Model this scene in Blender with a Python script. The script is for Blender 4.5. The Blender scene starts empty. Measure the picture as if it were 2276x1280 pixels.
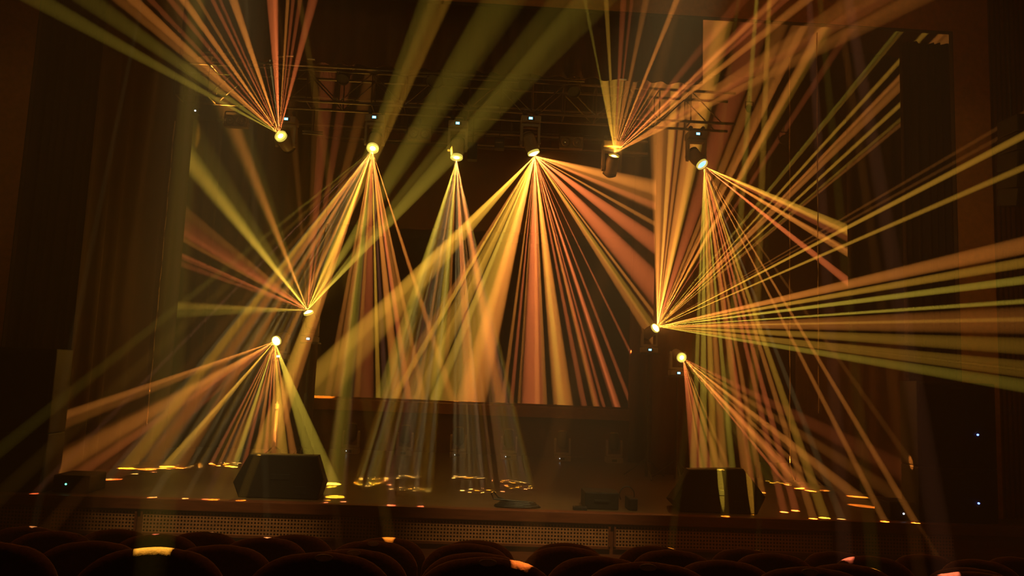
import bpy, bmesh, math, random
from mathutils import Vector, Matrix
S = bpy.context.scene
C = S.collection
PI = math.pi
rad = math.radians

# ------------------------------------------------------------------ camera, world, exposure
F_PX, W_PX, H_PX = 1700.0, 2276.0, 1280.0
EYE = Vector((0, 0, 2.71))
PITCH, ROLL, YAW = rad(6.5), rad(2.3), rad(2.4)
cam = bpy.data.objects.new('camera', bpy.data.cameras.new('camera'))
C.objects.link(cam); S.camera = cam
cam.data.sensor_fit = 'HORIZONTAL'; cam.data.sensor_width = 36.0
cam.data.lens = 36.0 * F_PX / W_PX
cam.data.clip_start = 0.05; cam.data.clip_end = 200
RM = Matrix.Rotation(-YAW, 3, 'Z') @ Matrix.Rotation(PI / 2 + PITCH, 3, 'X') @ Matrix.Rotation(ROLL, 3, 'Z')
cam.matrix_world = Matrix.Translation(EYE) @ RM.to_4x4()

S.view_settings.view_transform = 'Standard'
S.view_settings.look = 'None'
S.view_settings.exposure = 0.0
S.view_settings.gamma = 1.0
S.view_settings.use_curve_mapping = False
w = bpy.data.worlds.new('dim_house'); S.world = w; w.use_nodes = True
w.node_tree.nodes['Background'].inputs[0].default_value = (1.0, 0.34, 0.07, 1)
w.node_tree.nodes['Background'].inputs[1].default_value = 0.006
S.cycles.use_light_tree = True
S.cycles.max_bounces = 4; S.cycles.diffuse_bounces = 2; S.cycles.glossy_bounces = 2
S.cycles.volume_bounces = 0
S.cycles.sample_clamp_indirect = 1.0
S.cycles.use_denoising = True
S.cycles.use_adaptive_sampling = False
HAZE = 0.035                       # scattering of the stage haze per metre

def ray(u, v):
    return RM @ Vector(((u - W_PX / 2) / F_PX, -(v - H_PX / 2) / F_PX, -1.0))
def at_y(u, v, y):
    d = ray(u, v); return EYE + d * ((y - EYE.y) / d.y)
def at_z(u, v, z):
    d = ray(u, v); return EYE + d * ((z - EYE.z) / d.z)

# ------------------------------------------------------------------ materials
def mat(name, col, rough=0.6, metal=0.0, vary=0.0, scale=8.0, bump=0.0, stretch=(1, 1, 1), spec=0.5):
    m = bpy.data.materials.new(name); m.use_nodes = True
    nt = m.node_tree; p = nt.nodes['Principled BSDF']
    p.inputs['Base Color'].default_value = (*col, 1)
    p.inputs['Roughness'].default_value = rough
    p.inputs['Metallic'].default_value = metal
    p.inputs['Specular IOR Level'].default_value = spec
    tc = nt.nodes.new('ShaderNodeTexCoord'); mp = nt.nodes.new('ShaderNodeMapping')
    mp.inputs['Scale'].default_value = stretch
    nz = nt.nodes.new('ShaderNodeTexNoise'); nz.inputs['Scale'].default_value = scale
    nz.inputs['Detail'].default_value = 3
    nt.links.new(tc.outputs['Object'], mp.inputs[0]); nt.links.new(mp.outputs[0], nz.inputs['Vector'])
    if vary:
        cr = nt.nodes.new('ShaderNodeValToRGB')
        cr.color_ramp.elements[0].position = 0.3; cr.color_ramp.elements[1].position = 0.7
        cr.color_ramp.elements[0].color = (*[c * (1 - vary) for c in col], 1)
        cr.color_ramp.elements[1].color = (*[c * (1 + vary) for c in col], 1)
        nt.links.new(nz.outputs['Fac'], cr.inputs[0]); nt.links.new(cr.outputs[0], p.inputs['Base Color'])
    if bump:
        b = nt.nodes.new('ShaderNodeBump'); b.inputs['Strength'].default_value = bump; b.inputs['Distance'].default_value = 0.02
        nt.links.new(nz.outputs['Fac'], b.inputs['Height']); nt.links.new(b.outputs[0], p.inputs['Normal'])
    return m
def glow(name, col, s):
    m = bpy.data.materials.new(name); m.use_nodes = True
    p = m.node_tree.nodes['Principled BSDF']
    p.inputs['Base Color'].default_value = (0.02, 0.02, 0.02, 1)
    p.inputs['Emission Color'].default_value = (*col, 1); p.inputs['Emission Strength'].default_value = s
    m.cycles.emission_sampling = 'NONE'
    return m
M = dict(
    wall=mat('ochre_plaster', (0.52, 0.22, 0.06), 0.7, vary=0.15, scale=14, bump=0.25),
    darkwood=mat('dark_wood', (0.10, 0.035, 0.016), 0.5, vary=0.3, scale=5, stretch=(1, 8, 8)),
    redwood=mat('red_wood', (0.17, 0.05, 0.02), 0.45, vary=0.25, scale=4, stretch=(1, 10, 10), bump=0.05),
    floor=mat('stage_boards', (0.13, 0.085, 0.042), 0.34, vary=0.35, scale=3, stretch=(1, 9, 1), bump=0.08),
    carpet=mat('auditorium_carpet', (0.05, 0.014, 0.010), 0.95, vary=0.3, scale=30),
    drape=mat('house_curtain_cloth', (0.034, 0.014, 0.008), 0.85, vary=0.2, scale=12, stretch=(4, 4, 0.3)),
    border=mat('border_cloth', (0.085, 0.036, 0.016), 0.9, vary=0.2, scale=10, stretch=(4, 4, 0.3)),
    leg=mat('stage_leg_cloth', (0.075, 0.034, 0.014), 0.9, vary=0.2, scale=10, stretch=(4, 4, 0.3)),
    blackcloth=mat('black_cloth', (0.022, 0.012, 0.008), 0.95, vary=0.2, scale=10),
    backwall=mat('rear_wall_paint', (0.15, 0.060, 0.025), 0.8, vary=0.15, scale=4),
    screen=mat('unlit_screen', (0.006, 0.004, 0.003), 0.7, vary=0.1, scale=20),
    black=mat('black_metal', (0.014, 0.013, 0.012), 0.5, vary=0.2, scale=20),
    blackpaint=mat('black_speaker_paint', (0.018, 0.015, 0.012), 0.55, vary=0.3, scale=60, bump=0.15, spec=0.25),
    mesh=mat('speaker_grille_metal', (0.006, 0.006, 0.006), 0.7, vary=0.4, scale=150, bump=0.3, spec=0.2),
    head=mat('moving_head_plastic', (0.42, 0.32, 0.23), 0.45, vary=0.1, scale=20),
    alu=mat('aluminium_tube', (0.16, 0.14, 0.12), 0.4, metal=0.7, vary=0.15, scale=20),
    chrome=mat('polished_clamp', (0.6, 0.55, 0.5), 0.2, metal=1.0),
    blinder=mat('blinder_housing', (0.20, 0.13, 0.075), 0.5, vary=0.3, scale=30),
    reflector=mat('lamp_reflector', (0.35, 0.24, 0.14), 0.25, metal=0.8),
    seat=mat('seat_fabric', (0.10, 0.038, 0.024), 0.8, vary=0.25, scale=60, bump=0.15, spec=0.3),
    seatshell=mat('seat_frame_metal', (0.03, 0.022, 0.018), 0.4),
    plate=mat('seat_number_plate', (0.16, 0.12, 0.08), 0.4, metal=0.0, vary=0.3, scale=40),
    grille=mat('perforated_panel', (0.42, 0.19, 0.085), 0.5, vary=0.15, scale=12),
    hole=mat('panel_backing', (0.015, 0.006, 0.004), 0.9),
    rope=mat('pale_rope', (0.75, 0.55, 0.32), 0.7, vary=0.2, scale=80),
    glass=mat('lamp_glass', (0.05, 0.06, 0.05), 0.1),
    lens_yellow=glow('lit_lens_yellow', (1.0, 0.72, 0.10), 2.2),
    lens_hot=glow('lit_lens_hot', (1.0, 0.75, 0.18), 14.0),
    lens_blue=glow('lit_lens_pale_blue', (0.65, 0.82, 1.0), 1.6),
    core=glow('lamp_core', (1.0, 0.85, 0.30), 10.0),
    ring=mat('lens_bezel', (0.30, 0.22, 0.08), 0.3, metal=0.6),
    ringglow=glow('bezel_painted_glow', (1.0, 0.78, 0.12), 1.0),  # lamp light on the bezel, painted as its own glow
    display=glow('blue_display', (0.25, 0.75, 1.0), 2.6),
    displaywhite=glow('display_digits', (0.85, 0.97, 1.0), 5.0),
    led_blue=glow('blue_led', (0.15, 0.25, 1.0), 6.0),
    led_white=glow('white_led', (0.85, 0.95, 1.0), 3.5),
    led_green=glow('green_led', (0.2, 1.0, 0.55), 3.0),
)

sp = M['seat'].node_tree.nodes['Principled BSDF']
sp.inputs['Sheen Weight'].default_value = 0.6; sp.inputs['Sheen Roughness'].default_value = 0.35
sp.inputs['Sheen Tint'].default_value = (0.9, 0.5, 0.3, 1)

# ------------------------------------------------------------------ mesh helpers
def put(o, parent=None):
    C.objects.link(o)
    if parent: o.parent = parent
    return o
def tag(o, label, cat, group=None):
    o['label'] = label; o['category'] = cat
    if group: o['group'] = group
    return o
def empty(name, loc, label, cat, group=None, rz=0.0):
    o = bpy.data.objects.new(name, None); o.location = loc; o.rotation_euler = (0, 0, rz); o.empty_display_size = 0.1
    put(o); return tag(o, label, cat, group)
class MB:
    def __init__(s): s.bm = bmesh.new()
    def box(s, a, b, bev=0.0, m=None):
        a, b = Vector(a), Vector(b)
        mt = Matrix.Translation((a + b) / 2) @ Matrix.Diagonal((*(b - a), 1))
        if m is not None: mt = m @ mt
        g = bmesh.ops.create_cube(s.bm, size=1, matrix=mt)
        if bev:
            ed = list({e for v in g['verts'] for e in v.link_edges})
            bmesh.ops.bevel(s.bm, geom=ed, offset=bev, segments=2, profile=0.6, affect='EDGES')
        return s
    def tube(s, a, b, r, n=8, r2=None):
        a, b = Vector(a), Vector(b); d = b - a
        q = d.to_track_quat('Z', 'Y').to_matrix().to_4x4()
        bmesh.ops.create_cone(s.bm, cap_ends=True, segments=n, radius1=r, radius2=r if r2 is None else r2, depth=d.length,
                              matrix=Matrix.Translation((a + b) / 2) @ q)
        return s
    def path(s, pts, r, n=6):
        pts = [Vector(p) for p in pts]; rings = []
        for i, p in enumerate(pts):
            d = (pts[min(i + 1, len(pts) - 1)] - pts[max(i - 1, 0)]).normalized()
            q = d.to_track_quat('Z', 'Y').to_matrix()
            rings.append([s.bm.verts.new(p + q @ Vector((r * math.cos(2 * PI * k / n), r * math.sin(2 * PI * k / n), 0))) for k in range(n)])
        for a, b in zip(rings, rings[1:]):
            for k in range(n): s.bm.faces.new((a[k], a[(k + 1) % n], b[(k + 1) % n], b[k]))
        s.bm.faces.new(rings[0][::-1]); s.bm.faces.new(rings[-1]); return s
    def lathe(s, org, axis, prof, n=24):        # prof = [(along, radius)...]
        axis = Vector(axis).normalized(); q = axis.to_track_quat('Z', 'Y').to_matrix(); org = Vector(org); rings = []
        for h, r in prof:
            rings.append([s.bm.verts.new(org + q @ Vector((r * math.cos(2 * PI * k / n), r * math.sin(2 * PI * k / n), h))) for k in range(n)])
        for a, b in zip(rings, rings[1:]):
            for k in range(n): s.bm.faces.new((a[k], a[(k + 1) % n], b[(k + 1) % n], b[k]))
        if prof[0][1] > 1e-4: s.bm.faces.new(rings[0][::-1])
        if prof[-1][1] > 1e-4: s.bm.faces.new(rings[-1])
        return s
    def loft(s, loops, cap=True):
        rs = [[s.bm.verts.new(Vector(p)) for p in l] for l in loops]; n = len(rs[0])
        for a, b in zip(rs, rs[1:]):
            for k in range(n): s.bm.faces.new((a[k], a[(k + 1) % n], b[(k + 1) % n], b[k]))
        if cap: s.bm.faces.new(rs[0][::-1]); s.bm.faces.new(rs[-1])
        return s
    def done(s, name, m, parent=None, smooth=False):
        bmesh.ops.recalc_face_normals(s.bm, faces=s.bm.faces[:])
        me = bpy.data.meshes.new(name); s.bm.to_mesh(me); s.bm.free()
        me.materials.append(M[m] if isinstance(m, str) else m)
        if smooth:
            for p in me.polygons: p.use_smooth = True
        return put(bpy.data.objects.new(name, me), parent)
def struct(o, label=None):
    o['kind'] = 'structure'
    if label: o['label'] = label
    return o

# ------------------------------------------------------------------ the setting
ST = 1.0                                   # stage floor height
PY = 10.6                                  # proscenium plane
xl = at_y(62, 250, PY).x; xr = at_y(2124, 330, PY).x
ztop = at_y(1500, 33, PY).z
xo = at_y(2204, 330, PY).x
m = MB()
m.box((-9.2, PY, 0), (xl, PY + .06, 9.5)); m.box((xr, PY, 0), (xo, PY + .06, 9.5)); m.box((xl, PY, ztop), (xr, PY + .06, 9.5))
lin = MB().box((xl, PY - .004, 0), (xl + .012, PY + .075, ztop)).box((xr - .012, PY - .004, 0), (xr, PY + .075, ztop)).box((xl, PY - .004, ztop - .012), (xr, PY + .075, ztop))  # added black strips darken the edge that would catch lamp light
struct(lin.done('added_trim_1', 'blackcloth'), 'added thin black lining hiding the lit edge of the stage opening')
pw = struct(m.done('wall_proscenium', 'wall'), 'ochre brown proscenium wall framing the stage opening')
m = MB(); m.box((xo, PY + .12, 0), (9.2, PY + .4, 9.5))
wr = struct(m.done('wall_right', 'darkwood'), 'dark slatted wall beside the right proscenium pillar')
sl = None
x = xo + .03; 
while x < 8.6:
    if sl is None:
        sl = MB().box((0, 0, 0), (.045, .05, 8.4), .006).done('slat', 'darkwood', wr); sl.location = (x, PY + .075, 1.0)
    else:
        o = sl.copy(); put(o, wr); o.location = (x, PY + .075, 1.0)
    x += .075
struct(MB().box((-9.4, -7, 0), (-9.2, PY + .06, 9.5)).done('wall_left', 'wall'), 'left side wall of the auditorium')
struct(MB().box((9.2, -7, 0), (9.4, PY + .06, 9.5)).done('wall_house_right', 'wall'), 'right side wall of the auditorium')
struct(MB().box((-9.4, -7, 9.5), (9.4, 18, 9.7)).done('ceiling', 'darkwood'), 'dark ceiling above hall and stage')
BY = 17.2
q0 = at_y(705, 700, BY); q1 = at_y(1404, 700, BY); qt = at_y(1050, 512, BY).z; qb = at_y(1050, 893, BY).z
struct(MB().box((-9.4, BY, ST), (q0.x, BY + .2, 9.5)).box((q1.x, BY, ST), (9.4, BY + .2, 9.5)).box((q0.x, BY, qt), (q1.x, BY + .2, 9.5)).box((q0.x, BY, ST), (q1.x, BY + .2, qb))
       .done('wall_back', 'backwall'), 'brown painted back wall of the stage, its wide black opening added for the beams')  # opening added in place of a black backdrop so beams land out of sight
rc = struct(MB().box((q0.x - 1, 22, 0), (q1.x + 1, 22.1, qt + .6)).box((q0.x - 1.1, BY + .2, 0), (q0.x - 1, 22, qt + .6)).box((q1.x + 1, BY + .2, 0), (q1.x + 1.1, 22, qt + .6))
       .box((q0.x - 1.1, BY + .2, qt + .6), (q1.x + 1.1, 22.1, qt + .7)).box((q0.x - 1.1, BY + .2, -.1), (q1.x + 1.1, 22.1, 0)).done('wall_added_recess', 'blackcloth'), 'added black recess behind the back wall that swallows the beams')  # added recess, takes the beam ends behind the ledge
struct(MB().box((-9.4, PY + .06, ST), (-9.2, BY, 9.5)).box((9.2, PY + .06, ST), (9.4, BY, 9.5)).done('wall_stage_side', 'blackcloth'))
struct(MB().box((-9.2, 10.06, ST - .12), (9.2, BY, ST)).done('floor_stage', 'floor'), 'dark glossy wooden stage floor')
# rows of seats stand on shallow steps
ROWY = [2.63, 3.46, 4.25, 4.98]; ROWTOP = [at_y(725, 1225, 2.63).z, at_y(790, 1218, 3.46).z, at_y(832, 1200, 4.25).z, at_y(865, 1193, 4.98).z]
m = MB(); m.box((-9.2, -7, 0), (9.2, ROWY[0] - .42, ROWTOP[0] - .95 + .1))
for y, t in zip(ROWY, ROWTOP): m.box((-9.2, y - .42, -.1), (9.2, y + .42, t - .95))
m.box((-9.2, ROWY[3] + .42, -.1), (9.2, 10.06, .0))
struct(m.done('floor', 'carpet'), 'dark carpeted stepped auditorium floor')
# stage front with perforated panels
fr = struct(MB().box((-9.2, 10.04, 0), (9.2, 10.1, ST - .05)).done('wall_stage_front', 'redwood'), 'reddish wooden front of the stage')
MB().box((-9.2, 9.98, ST - .135), (9.2, 10.12, ST + .004), .012).done('stage_lip', 'redwood', fr)
def perforated(u0, u1, vmid):
    a = at_y(u0, vmid, 10.03).x; b = at_y(u1, vmid, 10.03).x
    z0, z1 = .585, .845; p = .0415
    nx = max(4, round((b - a) / p)); nz = 6; px = (b - a) / nx; pz = (z1 - z0) / nz
    bm = bmesh.new()
    for i in range(nx):
        for k in range(nz):
            cx, cz = a + (i + .5) * px, z0 + (k + .5) * pz
            ou = [(1, 0), (1, 1), (0, 1), (-1, 1), (-1, 0), (-1, -1), (0, -1), (1, -1)]
            O = [bm.verts.new((cx + q[0] * px / 2, 10.022, cz + q[1] * pz / 2)) for q in ou]
            I = [bm.verts.new((cx + .013 * math.cos(j * PI / 4), 10.022, cz + .013 * math.sin(j * PI / 4))) for j in range(8)]
            for j in range(8): bm.faces.new((O[j], O[(j + 1) % 8], I[(j + 1) % 8], I[j]))
    for f in bm.faces:
        f.normal_update()
        if f.normal.y > 0: f.normal_flip()
    me = bpy.data.meshes.new('grille_panel'); bm.to_mesh(me); bm.free(); me.materials.append(M['grille'])
    g = put(bpy.data.objects.new('grille_panel', me), fr)
    MB().box((a, 10.034, z0), (b, 10.042, z1)).done('panel_backing', 'hole', g)
    MB().box((a - .025, 10.0, z0 - .025), (a, 10.045, z1 + .025)).box((b, 10.0, z0 - .025), (b + .025, 10.045, z1 + .025)) \
        .box((a - .025, 10.0, z1), (b + .025, 10.045, z1 + .02)).box((a - .025, 10.0, z0 - .03), (b + .025, 10.045, z0)).done('panel_frame', 'redwood', g)
for a, b, v in ((-230, 100, 1150), (114, 300, 1158), (317, 836, 1165), (853, 1352, 1180), (1368, 1850, 1190), (1880, 2120, 1205)): perforated(a, b, v)
# ledge and panelled base below the added opening in the back wall
p0 = at_y(705, 700, 16.9); p1 = at_y(1404, 700, 16.9); zb = at_y(1050, 897, 16.9).z; hw = (p1.x - p0.x) / 2
zl = at_y(1050, 922, 16.7).z
o = empty('rear_ledge', ((p0.x + p1.x) / 2, 16.75, ST), 'long brown wooden ledge below the added wide black opening', 'ledge')
MB().box((-hw - .1, -.12, zl - ST), (hw + .1, .44, zb - ST - .01), .01).done('top_board', mat('ledge_wood', (.30, .12, .04), .5, vary=.2), o)
MB().box((-hw - .05, 0, 0), (hw + .05, .3, zl - ST)).done('base_panel', 'darkwood', o)

# ------------------------------------------------------------------ curtains
def curtain(name, P0, P1, z0, z1, m, pleat=.22, amp=.06, seed=1, label='', group=None, flare=0.0):
    rnd = random.Random(seed); P0, P1 = Vector((*P0[:2], 0)), Vector((*P1[:2], 0)); d = P1 - P0; L = d.length; d.normalize()
    nrm = Vector((d.y, -d.x, 0)); nx = max(12, int(L / pleat * 8)); nz = 6
    ph = []; t = 0
    for i in range(nx + 1):
        ph.append(t); t += 2 * PI / 8 * (1 + .35 * math.sin(i * .21 + seed) + rnd.uniform(-.15, .15))
    bm = bmesh.new(); rings = []
    for k in range(nz + 1):
        f = k / nz; z = z0 + (z1 - z0) * f; row = []
        for side in (0, 1):
            idx = range(nx + 1) if side == 0 else range(nx, -1, -1)
            for i in idx:
                a = amp * (1.15 - .35 * f) * (math.sin(ph[i]) + .3 * math.sin(ph[i] * .37 + k * .3 + seed))
                q = P0 + d * (L * i / nx) + nrm * (a - side * .012) + nrm * (flare * (1 - f) ** 4)
                row.append(bm.verts.new((q.x, q.y, z)))
        rings.append(row)
    N = len(rings[0])
    for a, b in zip(rings, rings[1:]):
        for k in range(N): bm.faces.new((a[k], a[(k + 1) % N], b[(k + 1) % N], b[k]))
    half = nx + 1
    for row in (rings[0], rings[-1]):
        for i in range(nx): bm.faces.new((row[i], row[i + 1], row[N - 2 - i], row[N - 1 - i]))
    bmesh.ops.recalc_face_normals(bm, faces=bm.faces[:])
    me = bpy.data.meshes.new(name); bm.to_mesh(me); bm.free(); me.materials.append(M[m])
    for p in me.polygons: p.use_smooth = True
    return tag(put(bpy.data.objects.new(name, me)), label, 'curtain', group)
def xat(u, v, y): return at_y(u, v, y).x
curtain('house_curtain', (xl - .8, 11.15), (xat(190, 500, 11.15), 11.15), ST, 8.2, 'drape', .13, .045, 3, 'gathered dark red-brown house curtain just behind the left proscenium pillar')
curtain('house_curtain', (-5.93, 11.22), (-5.48, 13.95), ST, 8.6, 'drape', .46, .06, 5, 'wide pleated brown curtain running back between the gathered house curtain and the stage at left')
curtain('wing_curtain', (xat(300, 600, 15.9), 15.9), (xat(462, 700, 15.9), 15.9), ST, 8.6, 'leg', .30, .06, 7, 'narrow dark wing curtain deeper in the left wing behind the wide pleated curtain')
curtain('wing_curtain', (xat(440, 600, 16.2), 16.2), (xat(712, 700, 16.2), 16.2), ST, 8.6, 'leg', .30, .06, 9, 'dark rear wing curtain left of the added black opening')
curtain('wing_curtain', (xat(1404, 700, 16.2), 16.2), (xat(1640, 700, 16.2), 16.2), ST, 8.6, 'leg', .30, .06, 11, 'brown rear wing curtain right of the added black opening')
curtain('house_curtain', (xat(2006, 500, 11.3), 11.3), (xr + .8, 11.3), ST, 8.2, 'drape', .13, .045, 13, 'gathered dark brown house curtain just behind the right proscenium pillar')
curtain('wing_curtain', (xat(1885, 600, 12.7), 12.7), (xat(2080, 600, 12.7), 12.7), 3.62, 8.6, 'blackcloth', .3, .05, 15, 'almost black wing curtain in the right wing behind the gathered house curtain')
curtain('wing_curtain', (xat(1456, 550, 14.3), 14.3), (xat(1690, 600, 14.3), 14.3), ST, 8.6, 'leg', .32, .05, 17, 'brown wing curtain right of stage centre behind the right lamp stands')
curtain('side_drape', (5.95, 14.10), (6.9, 11.8), ST, 3.5, 'leg', .30, .035, 19, 'low angled brown side drape closing the right wing behind the hanging cables')
zb_ = at_y(1000, 155, 10.98).z
curtain('border_curtain', (xat(400, 115, 11.0), 11.0), (xat(1560, 187, 11.0), 11.0), zb_, 8.4, 'border', .32, .045, 21, 'wide pleated dark border curtain hanging across the top of the stage opening')
curtain('border_curtain', (-6.5, 15.4), (7, 15.4), at_y(1050, 300, 15.4).z, 9.2, 'blackcloth', .35, .05, 23, 'black rear border curtain behind the lighting bars')

# ------------------------------------------------------------------ truss and bars
TY = 12.0                                  # depth of the front truss
def line_z(u, v, y): return at_y(u, v, y).z
zt_ = line_z(1000, 182, TY); zbm = line_z(1000, 250, TY)
X0, X1 = xat(395, 240, TY), xat(1625, 300, TY)
o = empty('lighting_truss', ((X0 + X1) / 2, TY, zbm), 'dark box truss across the stage carrying the row of moving lights', 'truss')
hl = (X1 - X0) / 2; hh = zt_ - zbm
for dy in (-.19, .19):
    for zz in (0, hh): MB().tube((-hl, dy, zz), (hl, dy, zz), .024).done('chord', 'alu', o)
bay = hh; k = 0; x = -hl
protos = {}
def brace(key, a, b):
    if key not in protos: protos[key] = MB().tube(a, b, .011, 6).done('brace', 'alu', o); return protos[key]
    c = protos[key].copy(); put(c, o); return c
while x + bay <= hl:
    for dy in (-.19, .19):
        up = k % 2
        c = brace(('d', up), (0, 0, 0 if up else hh), (bay, 0, hh if up else 0)); c.location = (x, dy, 0)
        c = brace(('v',), (0, 0, 0), (0, 0, hh)); c.location = (x, dy, 0)
    for zz in (0, hh):
        c = brace(('c',), (0, -.19, 0), (0, .19, 0)); c.location = (x, 0, zz)
    x += bay; k += 1
for i, (v, y, u0, u1, what) in enumerate(((163, 11.35, 470, 1300, 'thin upper lighting bar hidden partly by the border curtain'), (232, 13.2, 430, 1440, 'lighting bar directly behind the box truss'),
                         (292, 13.6, 480, 1440, 'low lighting bar behind the row of moving lights'), (318, 14.2, 700, 1440, 'lowest lighting bar before the brown back wall'))):
    za = line_z(1000, v, y); xa, xb = xat(u0, v, y), xat(u1, v, y)
    o = empty('lighting_bar', ((xa + xb) / 2, y, za), what, 'bar', 'lighting bars')
    MB().tube((-(xb - xa) / 2, 0, 0), ((xb - xa) / 2, 0, 0), .025).done('pipe', 'alu', o)
    n = 6
    for q in range(n):
        xx = (-.5 + (q + .5) / n) * (xb - xa)
        MB().tube((xx, 0, 0), (xx, 0, 9.48 - za), .004, 5).done('suspension_wire', 'black', o)
    rnd = random.Random(40 + i); pts = []
    for q in range(40):
        pts.append(((-.48 + .96 * q / 39) * (xb - xa), -.03, -.03 - .05 * abs(math.sin(q * .55 + i)) - rnd.uniform(0, .02)))
    MB().path(pts, .009, 5).done('cable', 'black', o)
# lower ladder frame behind the lamps
y = 14.8; za = line_z(1095, 328, y); zc = line_z(1095, 290, y)
o = empty('ladder_frame', (xat(1000, 300, y), y, za), 'thin black ladder frame hanging behind the centre lamps', 'frame')
xa = xat(860, 300, y) - o.location.x; xb = xat(1440, 300, y) - o.location.x
MB().tube((xa, 0, 0), (xb, 0, 0), .018).done('rail', 'black', o); MB().tube((xa, 0, zc - za), (xb, 0, zc - za), .018).done('rail', 'black', o)
for q in range(9):
    xx = xa + (xb - xa) * q / 8
    MB().tube((xx, 0, 0), (xx, 0, zc - za), .014).done('rung', 'black', o)
for xx in (xa + .2, xb - .2): MB().tube((xx, 0, zc - za), (xx, 0, 9.48 - za), .006, 5).done('suspension_wire', 'black', o)

# clamps and hooks catching light under the border
for i, (u, v, wd, lab) in enumerate(((462, 117, 26, 'leftmost clamp with a thin bright edge under the border curtain'), (481, 119, 10, 'tiny bright clamp right of the leftmost clamp under the border'),
        (504, 119, 16, 'bright orange-lit clamp above the left fan of beams'), (624, 126, 14, 'slim lit clamp above the leftmost moving light'), (645, 125, 18, 'rounded orange-lit clamp above the leftmost moving light'),
        (692, 132, 18, 'dim grey clamp right of the leftmost fan of beams'), (1532, 186, 24, 'orange-lit clamp at the right end of the border curtain'), (1384, 178, 18, 'dull brass clamp above the right upward fan of beams'))):
    y = 10.88; p = at_y(u, v, y); r = wd / 2 * y / F_PX
    o = empty('bar_clamp', p, lab, 'clamp', 'clamps under the border curtain')
    MB().box((-r, -.03, -.012), (r, .03, .012), .006).done('jaw', 'chrome', o)
    MB().tube((r * .3, -.02, .01), (r * .3, -.02, .06), .007).done('bolt', 'chrome', o)

# ------------------------------------------------------------------ lamps: light beams
COL = dict(R=(1, .20, .045), O=(1, .30, .04), Y=(1, .46, .04), G=(1, .66, .06), W=(1, .66, .22), P=(1, .33, .16))
BEAM_GAIN = 1.9
def gobo(l, rx, ry, rot=0.0, soft=.25):
    """a metal gobo in front of the lamp: lets through an ellipse of half-angles rx, ry (as tangents)"""
    l.use_nodes = True; nt = l.node_tree; em = nt.nodes['Emission']
    tc = nt.nodes.new('ShaderNodeTexCoord'); sx = nt.nodes.new('ShaderNodeSeparateXYZ'); nt.links.new(tc.outputs['Normal'], sx.inputs[0])
    def mth(op, a, b=None, c=None):
        n = nt.nodes.new('ShaderNodeMath'); n.operation = op
        for i, q in enumerate((a, b, c)):
            if q is None: continue
            if isinstance(q, (int, float)): n.inputs[i].default_value = q
            else: nt.links.new(q, n.inputs[i])
        return n.outputs[0]
    x = mth('DIVIDE', sx.outputs[0], sx.outputs[2]); y = mth('DIVIDE', sx.outputs[1], sx.outputs[2])
    c_, s_ = math.cos(rot), math.sin(rot)
    a = mth('ADD', mth('MULTIPLY', x, c_ / rx), mth('MULTIPLY', y, s_ / rx)); b = mth('ADD', mth('MULTIPLY', x, -s_ / ry), mth('MULTIPLY', y, c_ / ry))
    r2 = mth('ADD', mth('MULTIPLY', a, a), mth('MULTIPLY', b, b))
    n = nt.nodes.new('ShaderNodeMapRange'); n.inputs['From Min'].default_value = 1 - soft; n.inputs['From Max'].default_value = 1 + soft
    n.inputs['To Min'].default_value = 1; n.inputs['To Max'].default_value = 0
    nt.links.new(r2, n.inputs['Value']); nt.links.new(n.outputs[0], em.inputs['Strength'])
def beam(root, P, T, width, b, c, blend=.35, name='beam'):
    """a narrow spot of the moving head at P towards T; b = brightness of the lit haze half way to T"""
    d = T - P; D = d.length; th = 2 * math.atan(width / 2 / D)
    th = max(th, rad(.4))
    pw = BEAM_GAIN * b * 16 * PI * PI * (D / 2) / (HAZE * th) * math.exp(HAZE * (D / 2 + 12)) / (1 - .35 * blend)
    l = bpy.data.lights.new(name, 'SPOT'); l.energy = pw; l.color = COL[c]; l.spot_size = max(th, rad(1.0)); l.spot_blend = blend; l.shadow_soft_size = 0
    if th < rad(1.0): l.spot_blend = 0; gobo(l, math.tan(th / 2), math.tan(th / 2), 0, .5)
    o = bpy.data.objects.new(name, l); C.objects.link(o)
    o.rotation_euler = d.to_track_quat('-Z', 'Y').to_euler(); o.location = P - root.location; o.parent = root
def dot(root, P, T, size, e, c, slit=None):
    """a small gobo dot of size metres and irradiance e at T"""
    d = T - P; D = d.length; th = max(2 * math.atan(size / 2 / D), rad(.22))
    l = bpy.data.lights.new('dot', 'SPOT'); l.energy = e * 4 * PI * D * D * math.exp(HAZE * D); l.color = COL[c]; l.spot_size = max(th, rad(1.0)); l.spot_blend = 0; l.shadow_soft_size = 0
    if slit: l.spot_size = 2.2 * math.atan(slit[1] / D); gobo(l, slit[0] / D, slit[1] / D, slit[2])
    else: gobo(l, math.tan(th / 2), math.tan(th / 2))
    o = bpy.data.objects.new('dot', l); C.objects.link(o)
    o.rotation_euler = d.to_track_quat('-Z', 'Y').to_euler(); o.location = P - root.location; o.parent = root
def halo(root, P, d, b, c, ang=170):
    """stray light around the lens: b = haze brightness 0.1 m from it"""
    l = bpy.data.lights.new('stray_light', 'SPOT'); l.energy = 4 * PI * b * 4 * .1 / HAZE * 1.7; l.color = COL[c]; l.spot_size = rad(ang); l.spot_blend = .6; l.shadow_soft_size = 0
    o = bpy.data.objects.new('stray_light', l); C.objects.link(o)
    o.rotation_euler = Vector(d).to_track_quat('-Z', 'Y').to_euler(); o.location = P - root.location; o.parent = root

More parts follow.
